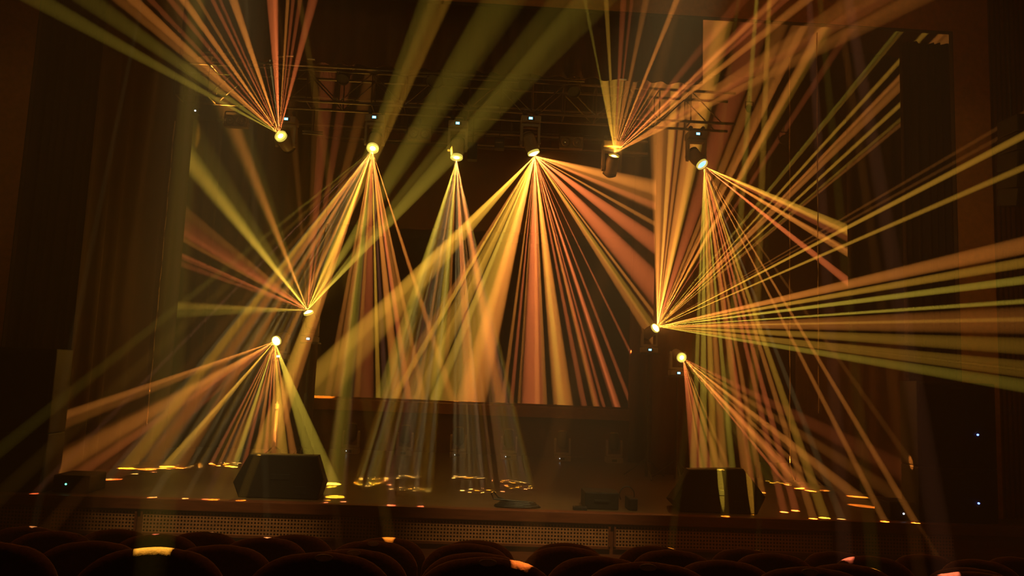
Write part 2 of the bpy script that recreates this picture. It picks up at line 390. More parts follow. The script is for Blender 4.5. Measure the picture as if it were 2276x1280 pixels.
def moving_head(u, v, y, d, hanging, lens, label, group, disp=True, halo_b=0.0, halo_c='Y', rim=True, su=0, scale=1.0):
    """lens centre at picture point (u, v), depth y; d = direction of the head"""
    d = Vector(d).normalized(); s = scale
    L = at_y(u, v, y)
    sg = -1 if hanging else 1
    ctr = Vector((0, 0, sg * .40 * s))                     # tilt axis
    root = empty('moving_head_light', L - ctr - d * .20 * s, label, 'stage light', group)
    z = lambda a: sg * a * s
    def bx(a0, a1, b0, b1, c0, c1, bev, name, m, par):
        return MB().box((a0 * s, b0 * s, min(z(c0), z(c1))), (a1 * s, b1 * s, max(z(c0), z(c1))), bev * s).done(name, m, par)
    base = bx(-.155, .155, -.13, .13, .0, .105, .018, 'base', 'head', root)
    if disp:
        sc = bx(-.055 + su, .055 + su, -.142, -.128, .028, .082, .004, 'display_panel', 'black', base)
        q = MB().box(((-.038 + su) * s, -.146 * s, min(z(.036), z(.074))), ((.022 + su) * s, -.141 * s, max(z(.036), z(.074)))).done('screen', 'display', base)
        q = MB().box(((-.022 + su) * s, -.149 * s, min(z(.046), z(.066))), ((.008 + su) * s, -.146 * s, max(z(.046), z(.066)))).done('digits', 'displaywhite', base)
    yoke = MB()
    yoke.box((-.15 * s, -.07 * s, min(z(.115), z(.165))), (.15 * s, .07 * s, max(z(.115), z(.165))), .012 * s)
    for sx in (-1, 1):
        prof = [(-.07, .13), (.07, .13), (.062, .40), (.04, .455), (0, .475), (-.04, .455), (-.062, .40)]
        lo = [(sx * .118 * s, a * s, z(h)) for a, h in prof]; hi = [(sx * .155 * s, a * s * .92, z(h)) for a, h in prof]
        yoke.loft([lo, hi])
    yoke.tube((0, 0, z(.10)), (0, 0, z(.12)), .09 * s, 20)
    yo = yoke.done('yoke', 'head', root)
    for sx in (-1, 1): MB().tube((sx * .15 * s, 0, z(.40)), (sx * .172 * s, 0, z(.40)), .022 * s, 12).done('tilt_knob', 'chrome', yo)
    hd = MB().lathe(ctr, d, [(a * s, r * s) for a, r in ((-.175, .0), (-.172, .05), (-.15, .085), (-.10, .106), (.05, .108), (.10, .10), (.155, .092), (.165, .088))], 24).done('head', 'head', root, True)
    for a in (-.13, -.11, -.09):
        MB().lathe(ctr, d, [((a - .004) * s, .10 * s), (a * s, .112 * s), ((a + .004) * s, .10 * s)], 24).done('cooling_rib', 'black', hd)
    MB().lathe(ctr, d, [(a * s, r * s) for a, r in ((.16, .080), (.16, .094), (.195, .096), (.20, .092), (.195, .086), (.17, .080))], 28).done('lens_ring', 'ringglow' if rim else 'ring', hd)
    lm = M[lens] if lens else M['glass']
    MB().lathe(ctr, d, [(a * s, r * s) for a, r in (((.165, .084), (.19, .080), (.207, .058), (.219, .026), (.222, .0001)) if lens == 'lens_hot' else ((.165, .084), (.176, .078), (.186, .05), (.190, .0001)))], 28).done('lens', lm, hd)
    if lens: MB().lathe(ctr, d, [(a * s, r * s) for a, r in (((.207, .045), (.223, .026), (.226, .0001)) if lens == 'lens_hot' else ((.186, .045), (.192, .036), (.194, .0001)))], 20).done('lamp_core', 'core' if lens != 'lens_blue' else 'display', hd)
    if hanging:
        for sx in (-.1, .1):
            MB().tube((sx * s, -.02, 0), (sx * s, -.02, .06), .012).tube((sx * s, -.05, .075), (sx * s, .05, .075), .03, 10).done('clamp', 'black', root)
    if halo_b: halo(root, L + d * .03, d, halo_b, halo_c)
    return root, L + d * .036
def fan(rp, yF, rows):
    root, P = rp
    p = RM.transposed() @ (P - EYE); pu, pv = W_PX / 2 - p.x / p.z * F_PX, H_PX / 2 + p.y / p.z * F_PX
    for u, v, dy, wpx, b, c in rows:
        if dy == 'S' or isinstance(dy, tuple):          # runs on into the added black opening, or to the stage floor at height v2 in the picture
            v2 = 826 if dy == 'S' else dy[0]
            k = (v2 - pv) / (v - pv); u2 = pu + (u - pu) * k
            T = at_y(u2, v2, 16.88) if dy == 'S' else at_z(u2, v2, ST); wpx *= k
            beam(root, P, T, wpx * T.y / F_PX, b, c)
        else:
            T = at_y(u, v, yF + dy); beam(root, P, T, wpx * (yF + dy) / F_PX, b, c)

HG = 'moving lights hung on the truss'
F1 = moving_head(623, 301, 11.7, (-.22, -.90, .30), True, 'lens_yellow', 'moving light at the left end of the truss throwing red-orange beams upward', HG, halo_b=.02, halo_c='O', su=.02)
fan(F1, 11.7, [
    (70, -8, -3.6, 46, .028, 'G'), (190, -5, -3.6, 50, .020, 'G'), (292, -5, -3.6, 26, .10, 'O'), (262, -5, -3.5, 30, .05, 'O'), (330, -5, -3.4, 16, .04, 'R'),
    (374, -5, -3.3, 16, .05, 'R'), (405, -5, -3.3, 20, .14, 'O'), (438, -5, -3.2, 10, .06, 'O'), (470, -5, -3.2, 12, .07, 'R'), (517, -5, -3.0, 22, .16, 'O'), (487, -5, -3.1, 8, .05, 'R'),
    (543, 112, -.25, 7, .05, 'O'), (580, 112, -.25, 6, .07, 'R'), (597, 112, -.25, 6, .07, 'W'), (604, -5, -2.8, 26, .14, 'R'), (612, -5, -2.8, 14, .12, 'R'),
    (640, -5, -2.7, 9, .09, 'O'), (652, -5, -2.7, 9, .05, 'R'), (668, -5, -2.6, 12, .05, 'R'), (697, -5, -2.6, 24, .09, 'R')])
F2 = moving_head(828, 331, 11.7, (-.03, -.60, -.80), True, 'lens_yellow', 'second moving light from the left on the truss with a round yellow lens facing out', HG, halo_b=.02)
fan(F2, 11.7, [
    (590, 525, -2.2, 10, .020, 'G'), (640, 508, -2.0, 10, .016, 'Y'), (668, 520, -2.0, 9, .02, 'O'), (684, 520, (1041,), 9, .11, 'Y'), (696, 520, (1043,), 9, .09, 'O'), (690, 560, (1040,), 8, .08, 'O'), (707, 600, (1036,), 8, .09, 'O'), (725, 620, (1033,), 8, .09, 'O'), (744, 560, (1029,), 14, .20, 'Y'), (752, 560, (1031,), 9, .12, 'O'),
    (772, 640, 'S', 10, .06, 'O'), (795, 560, 'S', 10, .08, 'O'), (808, 640, 'S', 9, .08, 'O'), (815, 850, 'S', 34, .06, 'R'), (840, 850, 'S', 12, .12, 'Y'), (856, 620, 'S', 14, .14, 'O'), (872, 640, 'S', 10, .13, 'R'),
    (905, 800, 'S', 26, .06, 'O'), (925, 810, 'S', 14, .11, 'O'), (958, 740, 'S', 14, .11, 'O')])
F3 = moving_head(1015, 352, 11.7, (0, -.25, -.97), True, 'lens_yellow', 'third moving light from the left on the truss seen edge-on and pointing straight down', HG, halo_b=.02)
fan(F3, 11.7, [(952, 560, 'S', 16, .07, 'G'), (968, 640, 'S', 6, .06, 'O'), (992, 620, 'S', 16, .07, 'G'), (1003, 600, 'S', 6, .05, 'O'), (1030, 660, 'S', 14, .10, 'R'), (1040, 700, 'S', 6, .10, 'O'), (1060, 600, 'S', 14, .09, 'R'), (1085, 760, 'S', 22, .06, 'O')])
F4 = moving_head(1187, 342, 11.7, (.36, -.06, -.93), True, 'lens_hot', 'fourth moving light from the left on the truss, the brightest, fanning wide orange beams down', HG, halo_b=.22, halo_c='O')
fan(F4, 11.7, [
    (930, 622, 'S', 50, .10, 'Y'), (990, 545, 'S', 20, .09, 'Y'), (880, 850, 'S', 24, .07, 'O'), (945, 765, 'S', 14, .15, 'Y'), (1010, 690, 'S', 26, .08, 'Y'), (1050, 640, 'S', 20, .12, 'Y'), (1068, 640, 'S', 14, .10, 'G'), (960, 900, 'S', 22, .06, 'O'), (1092, 640, 'S', 44, .14, 'Y'),
    (1055, 860, 'S', 70, .26, 'O'), (1122, 860, 'S', 10, .09, 'O'), (1140, 860, 'S', 9, .09, 'R'), (1155, 870, 'S', 7, .08, 'O'), (1184, 880, 'S', 54, .22, 'R'), (1194, 880, 'S', 14, .12, 'O'), (1210, 870, 'S', 12, .12, 'O'),
    (1246, 850, 'S', 44, .24, 'O'), (1226, 700, 'S', 12, .08, 'G'), (1290, 860, 'S', 14, .10, 'R'), (1262, 640, 'S', 6, .12, 'R'), (1310, 850, 'S', 9, .10, 'O'), (1330, 860, 'S', 7, .10, 'R'), (1362, 870, 'S', 12, .16, 'R'), (1345, 830, 'S', 6, .08, 'R'), (1395, 880, 'S', 9, .09, 'R'), (1366, 900, 'S', 12, .07, 'R'), (1390, 760, 'S', 6, .07, 'R'),
    (1445, 740, 3.2, 24, .14, 'O'), (1455, 700, 3.2, 10, .16, 'O'), (1458, 640, 3.2, 64, .20, 'R'), (1425, 690, 3.2, 18, .10, 'Y'), (1460, 545, 3.2, 44, .20, 'R'), (1460, 500, 3.2, 12, .12, 'O'), (1462, 460, 3.2, 20, .10, 'R'), (1462, 418, 3.2, 40, .14, 'O'), (1462, 440, 3.2, 70, .08, 'O')])
F5 = moving_head(1365, 345, 11.7, (.10, -.62, .78), True, 'lens_yellow', 'fifth moving light from the left on the truss throwing a fan of beams upward', HG, disp=False, halo_b=.08, halo_c='Y', rim=False)
fan(F5, 11.7, [
    (1300, 0, -2.2, 10, .03, 'G'), (1347, -5, -2.4, 14, .07, 'Y'), (1386, -5, -2.4, 18, .05, 'R'), (1405, -5, -2.4, 10, .04, 'R'), (1437, -5, -2.4, 18, .06, 'O'), (1506, -5, -2.4, 16, .16, 'O'),
    (1352, 240, -.3, 14, .40, 'Y'), (1366, 235, -.3, 10, .34, 'Y'), (1376, 240, -.3, 9, .22, 'Y'), (1390, 200, -.3, 8, .18, 'O'), (1398, 230, -.3, 9, .20, 'O'), (1412, 240, -.3, 8, .12, 'R'),
    (1452, 172, -.3, 7, .16, 'R'), (1466, 172, -.3, 6, .15, 'O'), (1482, 172, -.3, 6, .13, 'R'), (1508, 172, -.3, 9, .12, 'R'), (1530, 180, -.4, 12, .13, 'R'),
    (1700, 20, -2.6, 24, .07, 'R'), (1745, 0, -2.6, 16, .08, 'R'), (1640, 10, -2.6, 30, .04, 'R'), (1735, 45, -2.6, 22, .14, 'O'), (1610, 107, -1.6, 12, .16, 'O'), (1765, 90, -2.4, 40, .08, 'O'), (1670, 172, -1.4, 30, .05, 'O'), (1575, 234, -.8, 14, .16, 'O'), (1540, 240, -.6, 10, .12, 'R')])
F6 = moving_head(1562, 367, 11.7, (.42, -.50, -.75), True, 'lens_blue', 'rightmost moving light on the truss with a pale blue lens and blue display', HG, halo_b=.04)
fan(F6, 11.7, [
    (1555, 640, (1085,), 7, .07, 'G'), (1564, 640, (1085,), 9, .10, 'G'), (1573, 620, (1085,), 8, .14, 'Y'), (1582, 640, (1085,), 9, .10, 'O'), (1592, 660, (1085,), 7, .08, 'G'), (1603, 650, (1090,), 9, .12, 'O'), (1612, 680, (1085,), 6, .10, 'R'), (1622, 690, (1095,), 7, .10, 'O'),
    (1639, 690, (1138,), 8, .10, 'R'), (1650, 690, (1135,), 8, .11, 'R'), (1664, 690, (1153,), 8, .10, 'O'), (1630, 560, (1151,), 6, .09, 'Y'), (1715, 665, (1160,), 6, .09, 'O'), (1737, 660, (1163,), 6, .09, 'O'),
    (1870, 505, 1.4, 26, .18, 'Y'), (1850, 500, 1.4, 9, .14, 'O'), (1855, 545, 1.4, 16, .21, 'O'), (1910, 570, 1.6, 12, .11, 'O'), (1840, 590, 1.5, 18, .18, 'R'), (1890, 630, 1.8, 20, .07, 'R'), (2010, 590, 2.4, 30, .05, 'R')])
SG = 'moving lights on the lamp stands'
SY = 13.6
F7 = moving_head(685, 693, SY, (-.26, -.45, .86), False, 'lens_hot', 'upper left moving light on its stand sending olive beams upward', SG, halo_b=.22, halo_c='Y', scale=.92)
fan(F7, SY, [
    (300, 690, 1.0, 50, .028, 'G'), (440, 680, .7, 18, .05, 'Y'), (400, 570, 1.0, 14, .06, 'R'), (380, 555, 1.0, 9, .06, 'R'), (330, 470, 1.0, 22, .04, 'R'), (350, 500, 1.0, 14, .06, 'O'), (400, 500, 1.1, 44, .06, 'R'), (330, 560, 1.0, 20, .035, 'R'), (560, 590, .5, 12, .10, 'O'),
    (405, 335, 1.7, 54, .07, 'G'), (470, 420, 1.3, 26, .08, 'Y'), (440, 340, 1.7, 80, .018, 'G'), (535, 310, -1.2, 26, .09, 'O'), (610, 510, -.6, 14, .14, 'O'), (540, 320, -1.2, 60, .018, 'G'),
    (700, 500, -.4, 14, .16, 'R'), (712, 520, -.4, 9, .12, 'R'), (690, 540, -.4, 7, .06, 'O'), (672, 540, -.4, 7, .05, 'O'), (735, 500, -.4, 12, .10, 'O'),
    (950, 10, -3.4, 50, .035, 'G'), (790, 440, -1.4, 20, .22, 'Y'), (860, 410, -2.0, 40, .05, 'G'), (1085, 40, -4.2, 76, .014, 'G'), (1030, 265, -3.3, 36, .03, 'G'), (835, 525, -1.0, 20, .22, 'G')])
F8 = moving_head(613, 758, SY - .2, (-.30, -.85, -.30), False, 'lens_hot', 'lower left moving light on its stand sending yellow beams down to the floor', SG, halo_b=.22, halo_c='Y', scale=.92)
fan(F8, SY - .2, [
    (-10, 990, -3.0, 56, .045, 'O'), (300, 868, -1.7, 14, .10, 'O'), (190, 1010, -2.4, 80, .05, 'O'), (350, 908, -1.5, 26, .11, 'O'), (380, 915, -1.5, 14, .10, 'R'), (240, 1040, -2.2, 30, .03, 'R'), (330, 1000, -1.6, 20, .04, 'R'),
    (378, 1030, (1037,), 26, .12, 'Y'), (455, 935, (1041,), 9, .12, 'Y'), (480, 1010, (1031,), 9, .10, 'R'), (497, 1010, (1035,), 8, .13, 'O'), (512, 1010, (1030,), 9, .10, 'O'), (530, 1010, (1038,), 14, .15, 'G'), (548, 1010, (1075,), 10, .08, 'R'),
    (572, 1010, (1075,), 14, .10, 'O'), (590, 1010, (1075,), 10, .10, 'R'), (608, 1010, (1075,), 14, .12, 'O'), (628, 1010, (1075,), 26, .15, 'Y'), (652, 1010, (1075,), 18, .10, 'O'), (690, 1010, (1075,), 30, .10, 'G'), (715, 1015, (1075,), 26, .11, 'G')])
F9 = moving_head(1458, 728, SY, (.45, -.68, .42), False, 'lens_hot', 'upper right moving light on its stand throwing beams up and to the right', SG, halo_b=.22, halo_c='O', scale=.92)
fan(F9, SY, [
    (1466, 350, -.3, 46, 0.189, 'O'), (1462, 480, -.3, 16, 0.297, 'O'), (1486, 385, -.3, 14, 0.351, 'Y'), (1503, 370, -.3, 12, 0.270, 'O'), (1480, 480, -.3, 12, 0.297, 'R'), (1532, 345, -.4, 40, 0.378, 'O'), (1510, 500, -.3, 16, 0.351, 'Y'), (1556, 430, -.4, 34, 0.176, 'R'), (1570, 460, -.4, 14, 0.176, 'O'),
    (1660, 295, -.6, 16, .13, 'O'), (1742, 150, -1.0, 18, .16, 'O'), (1815, 85, -1.2, 26, .16, 'O'), (1600, 480, -.5, 12, .16, 'Y'), (1750, 280, -.8, 14, .06, 'R'),
    (1990, 75, -2.0, 9, .05, 'G'), (2034, 98, -2.0, 12, .12, 'Y'), (2066, 104, -2.0, 13, .13, 'O'), (2078, 115, -2.0, 26, .11, 'O'), (2122, 122, -2.0, 13, .12, 'Y'), (2118, 180, -2.0, 12, .05, 'O'), (2090, 190, -2.0, 10, .05, 'Y'), (1980, 100, -1.8, 8, .05, 'Y'),
    (2262, 308, -4.3, 18, .17, 'Y'), (2200, 405, -4.1, 14, .15, 'Y'), (2080, 365, -3.0, 8, .04, 'O'), (2060, 395, -3.0, 8, .035, 'O'),
    (2065, 592, -4.0, 34, .20, 'O'), (2160, 604, -4.2, 24, .16, 'Y'), (2240, 627, -4.4, 22, .15, 'G'), (2215, 674, -4.2, 11, .14, 'G'), (2160, 712, -4.0, 10, .08, 'Y'), (1935, 718, -3.4, 40, .12, 'O'), (1950, 752, -3.4, 26, .10, 'Y'), (1965, 790, -3.4, 14, .08, 'Y'), (1920, 800, -3.2, 20, .09, 'G'), (1830, 765, -2.6, 12, .11, 'Y')])
F10 = moving_head(1516, 795, SY - .2, (.18, -.92, -.25), False, 'lens_yellow', 'lower right moving light on its stand with a round yellow lens, orange beams falling right', SG, halo_b=.08, halo_c='O', scale=.92)
fan(F10, SY - .2, [
    (1548, 1040, (1075,), 30, .11, 'R'), (1575, 1040, (1075,), 22, .12, 'R'), (1598, 1040, (1075,), 18, .10, 'O'), (1620, 1040, (1075,), 9, .07, 'O'), (1560, 1040, (1075,), 10, .08, 'O'),
    (1690, 1005, (1077,), 7, .16, 'R'), (1706, 1000, (1084,), 7, .15, 'O'), (1745, 1050, (1086,), 16, .12, 'O'), (1730, 1020, (1090,), 10, .13, 'R'), (1765, 1050, (1092,), 14, .09, 'O'), (1800, 1060, (1090,), 14, .07, 'O'), (1680, 925, (1104,), 12, .10, 'O'), (1850, 1010, -1.6, 26, .045, 'O'), (1840, 960, -1.6, 34, .04, 'R'), (1900, 1110, -2.0, 40, .035, 'O')])

# dots of light on the floor, stage edge and seats
def floor_dots(rp, pts, size, e):
    root, P = rp
    for q in pts:
        T = at_z(q[0], q[1], ST); T.y = max(T.y, 10.05)
        s = size * (q[3] if len(q) > 3 else 1.0)
        dot(root, P, T, s, e, q[2] if len(q) > 2 else 'W')
ring = [(803, 1063), (801, 1066, 'Y'), (817, 1062), (833, 1060), (830, 1065, 'Y'), (840, 1063, 'Y'), (857, 1062), (859, 1065, 'G'), (790, 1072, 'Y'), (793, 1075, 'Y'), (800, 1077, 'G'), (821, 1072, 'G'), (823, 1075, 'G'), (847, 1074, 'Y'), (832, 1077, 'G'), (865, 1077, 'P'), (816, 1080), (855, 1068, 'P'), (838, 1074, 'Y'),
        (888, 1058), (884, 1063), (905, 1057), (912, 1059, 'Y'), (917, 1062), (925, 1056), (933, 1059, 'Y'), (939, 1061, 'Y'), (947, 1057, 'Y'), (954, 1059), (871, 1087), (889, 1084), (895, 1089), (912, 1086, 'Y'), (926, 1084), (923, 1091), (940, 1088, 'Y'), (952, 1092), (959, 1085, 'Y'),
        (1013, 1058), (1009, 1062), (1023, 1060), (1033, 1059), (1036, 1062, 'Y'), (1045, 1062, 'Y'), (1054, 1060), (1064, 1063), (1073, 1062), (1093, 1068, 'P'), (1113, 1071, 'Y'), (1118, 1068, 'Y'), (1127, 1067, 'P'), (1133, 1071), (1141, 1073, 'Y'), (1144, 1068), (1157, 1071), (1166, 1073), (1124, 1078, 'P'), (1126, 1081, 'Y'), (1137, 1085, 'Y'), (1150, 1083, 'Y'), (1155, 1081, 'Y'), (1168, 1087, 'P'), (1179, 1080, 'G'), (1177, 1085), (1185, 1083, 'Y'),
        (1029, 1090), (1043, 1094), (1047, 1087), (1060, 1090, 'Y'), (1072, 1094), (1073, 1085, 'P'), (1085, 1089, 'Y'), (1097, 1093, 'Y'), (1117, 1092, 'P')]
floor_dots(F3, ring, .068, 130)
left = [(358, 1035), (347, 1041), (342, 1049, 'P'), (373, 1042, 'Y', 1.3), (387, 1037, 'Y', 1.1), (395, 1033), (419, 1039), (424, 1035), (443, 1031, 'Y'), (445, 1034, 'Y'), (445, 1038), (470, 1029), (474, 1032, 'Y'), (478, 1035, 'Y'), (495, 1028), (500, 1032, 'Y'), (509, 1035, 'Y'), (519, 1028), (524, 1032), (532, 1029)]
floor_dots(F2, left, .075, 80)
floor_dots(F2, [(240, 1065, 'W', 1.6), (300, 1053, 'W', 1.2), (67, 1100, 'P'), (328, 1110, 'W', 1.4), (398, 1114), (449, 1113, 'P'), (465, 1115, 'Y', 1.8), (530, 1115, 'Y', 1.5), (734, 1081, 'G', 2.4), (745, 1104, 'G', 3.2), (729, 1112, 'Y', 1.1), (724, 1117, 'P'), (763, 1115, 'P'), (870, 1124, 'P', 1.5), (935, 1126, 'P')], .08, 75)
floor_dots(F10, [(1691, 1069, 'G'), (1706, 1069, 'G'), (1717, 1073, 'G', 1.5), (1728, 1071, 'G'), (1737, 1074, 'G'), (1751, 1074, 'G'), (1752, 1078, 'G')], .07, 80)
floor_dots(F6, [(1871, 1154, 'W', 1.2), (2121, 1165, 'O', 1.2), (1614, 1149, 'Y', 1.3)], .09, 75)

# ------------------------------------------------------------------ stands under the side lamps
def stand(rp, name_label, s=.92):
    root, P = rp; b = root.location
    o = empty('lamp_stand', (b.x, b.y, ST), name_label, 'stand', 'lamp stands')
    h = b.z - ST
    MB().box((-.17, -.15, h - .03), (.17, .15, h - .002), .006).done('top_plate', 'black', o)
    MB().tube((0, 0, .02), (0, 0, h * .55), .03, 10).done('lower_tube', 'black', o)
    MB().tube((0, 0, h * .5), (0, 0, h - .02), .021, 10).done('upper_tube', 'black', o)
    MB().tube((0, 0, h * .53), (0, 0, h * .58), .04, 10).done('collar', 'black', o)
    for a in (.5, 2.6, 4.7):
        MB().tube((.03 * math.cos(a), .03 * math.sin(a), .32), (.42 * math.cos(a), .42 * math.sin(a), .014), .013, 8).done('leg', 'black', o)
stand(F7, 'black lamp stand under the upper left moving light'); stand(F8, 'black lamp stand under the lower left moving light')
stand(F9, 'black lamp stand under the upper right moving light'); stand(F10, 'black lamp stand under the lower right moving light')

# ------------------------------------------------------------------ unlit moving heads standing at the back
RY = 16.0
names = ['leftmost', 'second from left', 'third from left', 'third from right', 'second from right', 'rightmost']
for i, u in enumerate((780, 900, 1019, 1131, 1250, 1365)):
    x = xat(u, 985, RY)
    o = empty('moving_head_light', (x, RY, ST), 'unlit moving light on the floor at the rear, %s of the six' % names[i], 'stage light', 'unlit moving lights on the floor at the rear')
    base = MB().box((-.17, -.15, .0), (.17, .15, .11), .015).done('base', 'head', o)
    MB().box((-.06, -.156, .03), (.04, -.149, .08)).done('display_panel', 'black', base)
    if i in (0, 2, 3, 4): MB().tube((-.06, -.16, .06), (-.06, -.15, .06), .007, 8).done('status_light', 'led_white', base)
    yk = MB().box((-.165, -.07, .12), (.165, .07, .17), .012)
    for sx in (-1, 1):
        prof = [(-.07, .13), (.07, .13), (.055, .42), (0, .46), (-.055, .42)]
        yk.loft([[(sx * .13, a, h) for a, h in prof], [(sx * .17, a * .9, h) for a, h in prof]])
    yk.tube((0, 0, .10), (0, 0, .125), .09, 16); yk.done('yoke', 'head', o)
    hd = MB().lathe((0, 0, .40), (0, .35, .94), [(-.17, .0001), (-.165, .06), (-.12, .10), (.05, .112), (.15, .095), (.18, .09)], 20).done('head', 'black', o, True)
    MB().lathe((0, 0, .40), (0, .35, .94), [(.175, .08), (.175, .096), (.20, .096), (.20, .08)], 20).done('lens_ring', 'ring', hd)
    MB().lathe((0, 0, .40), (0, .35, .94), [(.18, .082), (.19, .04), (.192, .0001)], 20).done('lens', 'glass', hd)

# ------------------------------------------------------------------ blinders and other lanterns on the truss
for (u, v, lab) in ((525, 269, 'two-lamp blinder left of the leftmost moving light'), (932, 298, 'two-lamp blinder between the second and third moving lights'), (1270, 317, 'two-lamp blinder between the fourth and fifth moving lights')):
    y = 11.75; p = at_y(u, v, y)
    o = empty('blinder_light', p, lab, 'stage light', 'two-lamp blinders on the truss')
    MB().box((-.185, -.02, -.095), (.185, .10, .095), .012).done('housing', 'blinder', o)
    for sx in (-.09, .09):
        rf = MB().lathe((sx, -.022, 0), (0, -1, 0), [(-.03, .03), (-.01, .06), (.004, .078), (.012, .082), (.012, .074), (.0, .06), (-.02, .028)], 22).done('reflector', 'reflector', o, True)
        MB().lathe((sx, -.03, 0), (0, -1, 0), [(-.02, .024), (.0, .022), (.012, .012), (.016, .0001)], 14).done('bulb', 'chrome', rf)
    MB().tube((-.19, .04, 0), (-.19, .04, .16), .009, 6).tube((.19, .04, 0), (.19, .04, .16), .009, 6).tube((-.19, .04, .16), (.19, .04, .16), .009, 6).done('bracket', 'black', o)
    MB().tube((0, .04, .16), (0, .04, .26), .014, 8).done('clamp', 'black', o)
def par(u, v, y, r, ln, d, lab):
    p = at_y(u, v, y); o = empty('par_can', p, lab, 'stage light', 'par cans on the bars'); d = Vector(d).normalized()
    b_ = MB().lathe((0, 0, 0), d, [(-ln * .6, r * .4), (-ln * .5, r * .75), (-ln * .2, r * .95), (ln * .5, r), (ln * .5, r * .9), (ln * .45, r * .88)], 20).done('body', 'black', o)
    MB().lathe((0, 0, 0), d, [(ln * .40, r * .88), (ln * .44, r * .4), (ln * .45, .0001)], 20).done('lens', 'glass', o)
    MB().tube((-r * 1.1, 0, 0), (-r * 1.1, 0, r * 1.8), .008, 6).tube((r * 1.1, 0, 0), (r * 1.1, 0, r * 1.8), .008, 6).tube((-r * 1.1, 0, r * 1.8), (r * 1.1, 0, r * 1.8), .008, 6).done('bracket', 'black', o)
    MB().tube((0, 0, r * 1.8), (0, 0, r * 1.8 + .10), .014, 6).done('clamp', 'chrome', o)
par(765, 166, 11.6, .10, .30, (0, -.6, -.8), 'black par can left of centre just under the border curtain')
par(968, 168, 11.6, .13, .30, (0, -.5, -.85), 'large black par can above the third moving light')
par(1275, 197, 11.6, .10, .28, (0, -.7, -.7), 'black par can with glinting bracket above the right blinder')
par(1165, 180, 11.6, .09, .26, (0, -.6, -.8), 'small black par can above the brightest moving light')
par(1742, 311, 12.3, .075, .22, (-.3, -.9, -.2), 'small par can with a greenish lens hanging alone at upper right')
par(1665, 240, 12.4, .06, .20, (-.2, -.8, -.5), 'tiny par can catching light above the rightmost moving light')
par(533, 186, 12.6, .07, .22, (.3, -.8, .3), 'small par can lit yellow in the left fan of beams')
for u, v, wd, hg, lab in ((1110, 320, 22, 26, 'small black box with a pale strip hanging right of the third moving light'), (1050, 338, 22, 40, 'tall black box hanging beside the third moving light')):
    y = 12.6; p = at_y(u, v, y); k = y / F_PX
    o = empty('hanging_box', p, lab, 'box')
    MB().box((-wd / 2 * k, -.08, -hg / 2 * k), (wd / 2 * k, .08, hg / 2 * k), .008).done('case', 'black', o)
    if wd == 22 and hg == 26: MB().box((-wd * .4 * k, -.088, -.01), (wd * .38 * k, -.08, .012)).done('pale_strip', 'plate', o)
    MB().tube((0, 0, hg / 2 * k), (0, 0, hg / 2 * k + .5), .008, 6).done('hanger', 'black', o)
p = at_y(695, 295, 12.2)
o = empty('tube_pair', p, 'pair of short shiny horizontal tubes right of the leftmost moving light', 'tubes')
for dz in (-.02, .02): MB().tube((-.165, 0, dz), (.165, 0, dz), .012, 10).done('tube', 'chrome', o)
MB().tube((0, .03, 0), (0, .03, .45), .008, 6).done('hanger', 'black', o)
p = at_y(434, 246, 12.4)
o = empty('indicator_box', p, 'tiny dark box with a pale indicator light at far left of the truss', 'box')
MB().box((-.06, 0, -.05), (.06, .1, .05), .006).done('case', 'black', o); MB().tube((0, -.006, 0), (0, .002, 0), .014, 8).done('indicator', 'led_white', o)
MB().tube((0, .05, .05), (0, .05, .4), .006, 6).done('hanger', 'black', o)

# ------------------------------------------------------------------ hanging cables
for u, v0, u1, v1, y, lab in ((1755, 560, 1756, 1030, 13.0, 'thin pale cable hanging at right with its weighted end bent onto the stage floor'), (1820, 545, 1820, 912, 12.0, 'thin pale cable hanging clear of the floor right of the bent one'),
                              (336, 690, 326, 940, 11.9, 'thin rope hanging before the wide pleated curtain at left with a small metal hook')):
    a = at_y(u, v0, y); b = at_y(u1, v1, y); a.x = b.x
    o = empty('hanging_cable', b, lab, 'cable')
    rnd = random.Random(int(u)); top = 8.6 - b.z if u > 1000 else a.z - b.z + 3.0
    pts = [(0.004 * math.sin(q * 1.3), 0, top * q / 30) for q in range(31)]
    if u == 1755:
        e = at_z(1766, 1072, ST) - b; pts = [tuple(e + Vector((0, 0, .015))), (e.x * .8, e.y * .8, e.z * .8 + .01), (e.x * .3, e.y * .3, e.z * .45)] + pts
    MB().path(pts, .009, 6).done('cord', 'rope', o)
    if u == 1755:
        MB().lathe(e + Vector((0, 0, .0)), (0, 0, 1), [(0, .09), (.02, .09), (.03, .03), (.05, .02)], 16).done('weight', 'blackpaint', o)
    else: MB().lathe((0, 0, -.05), (0, 0, 1), [(0, .004), (.01, .012), (.04, .012), (.05, .006)], 10).done('end_fitting', 'chrome', o)
    if u == 1820:
        for v in (545, 660): MB().lathe((0, 0, at_y(1820, v, y).z - b.z), (0, 0, 1), [(-.03, .006), (-.02, .014), (.02, .014), (.03, .006)], 10).done('crimp', 'chrome', o)

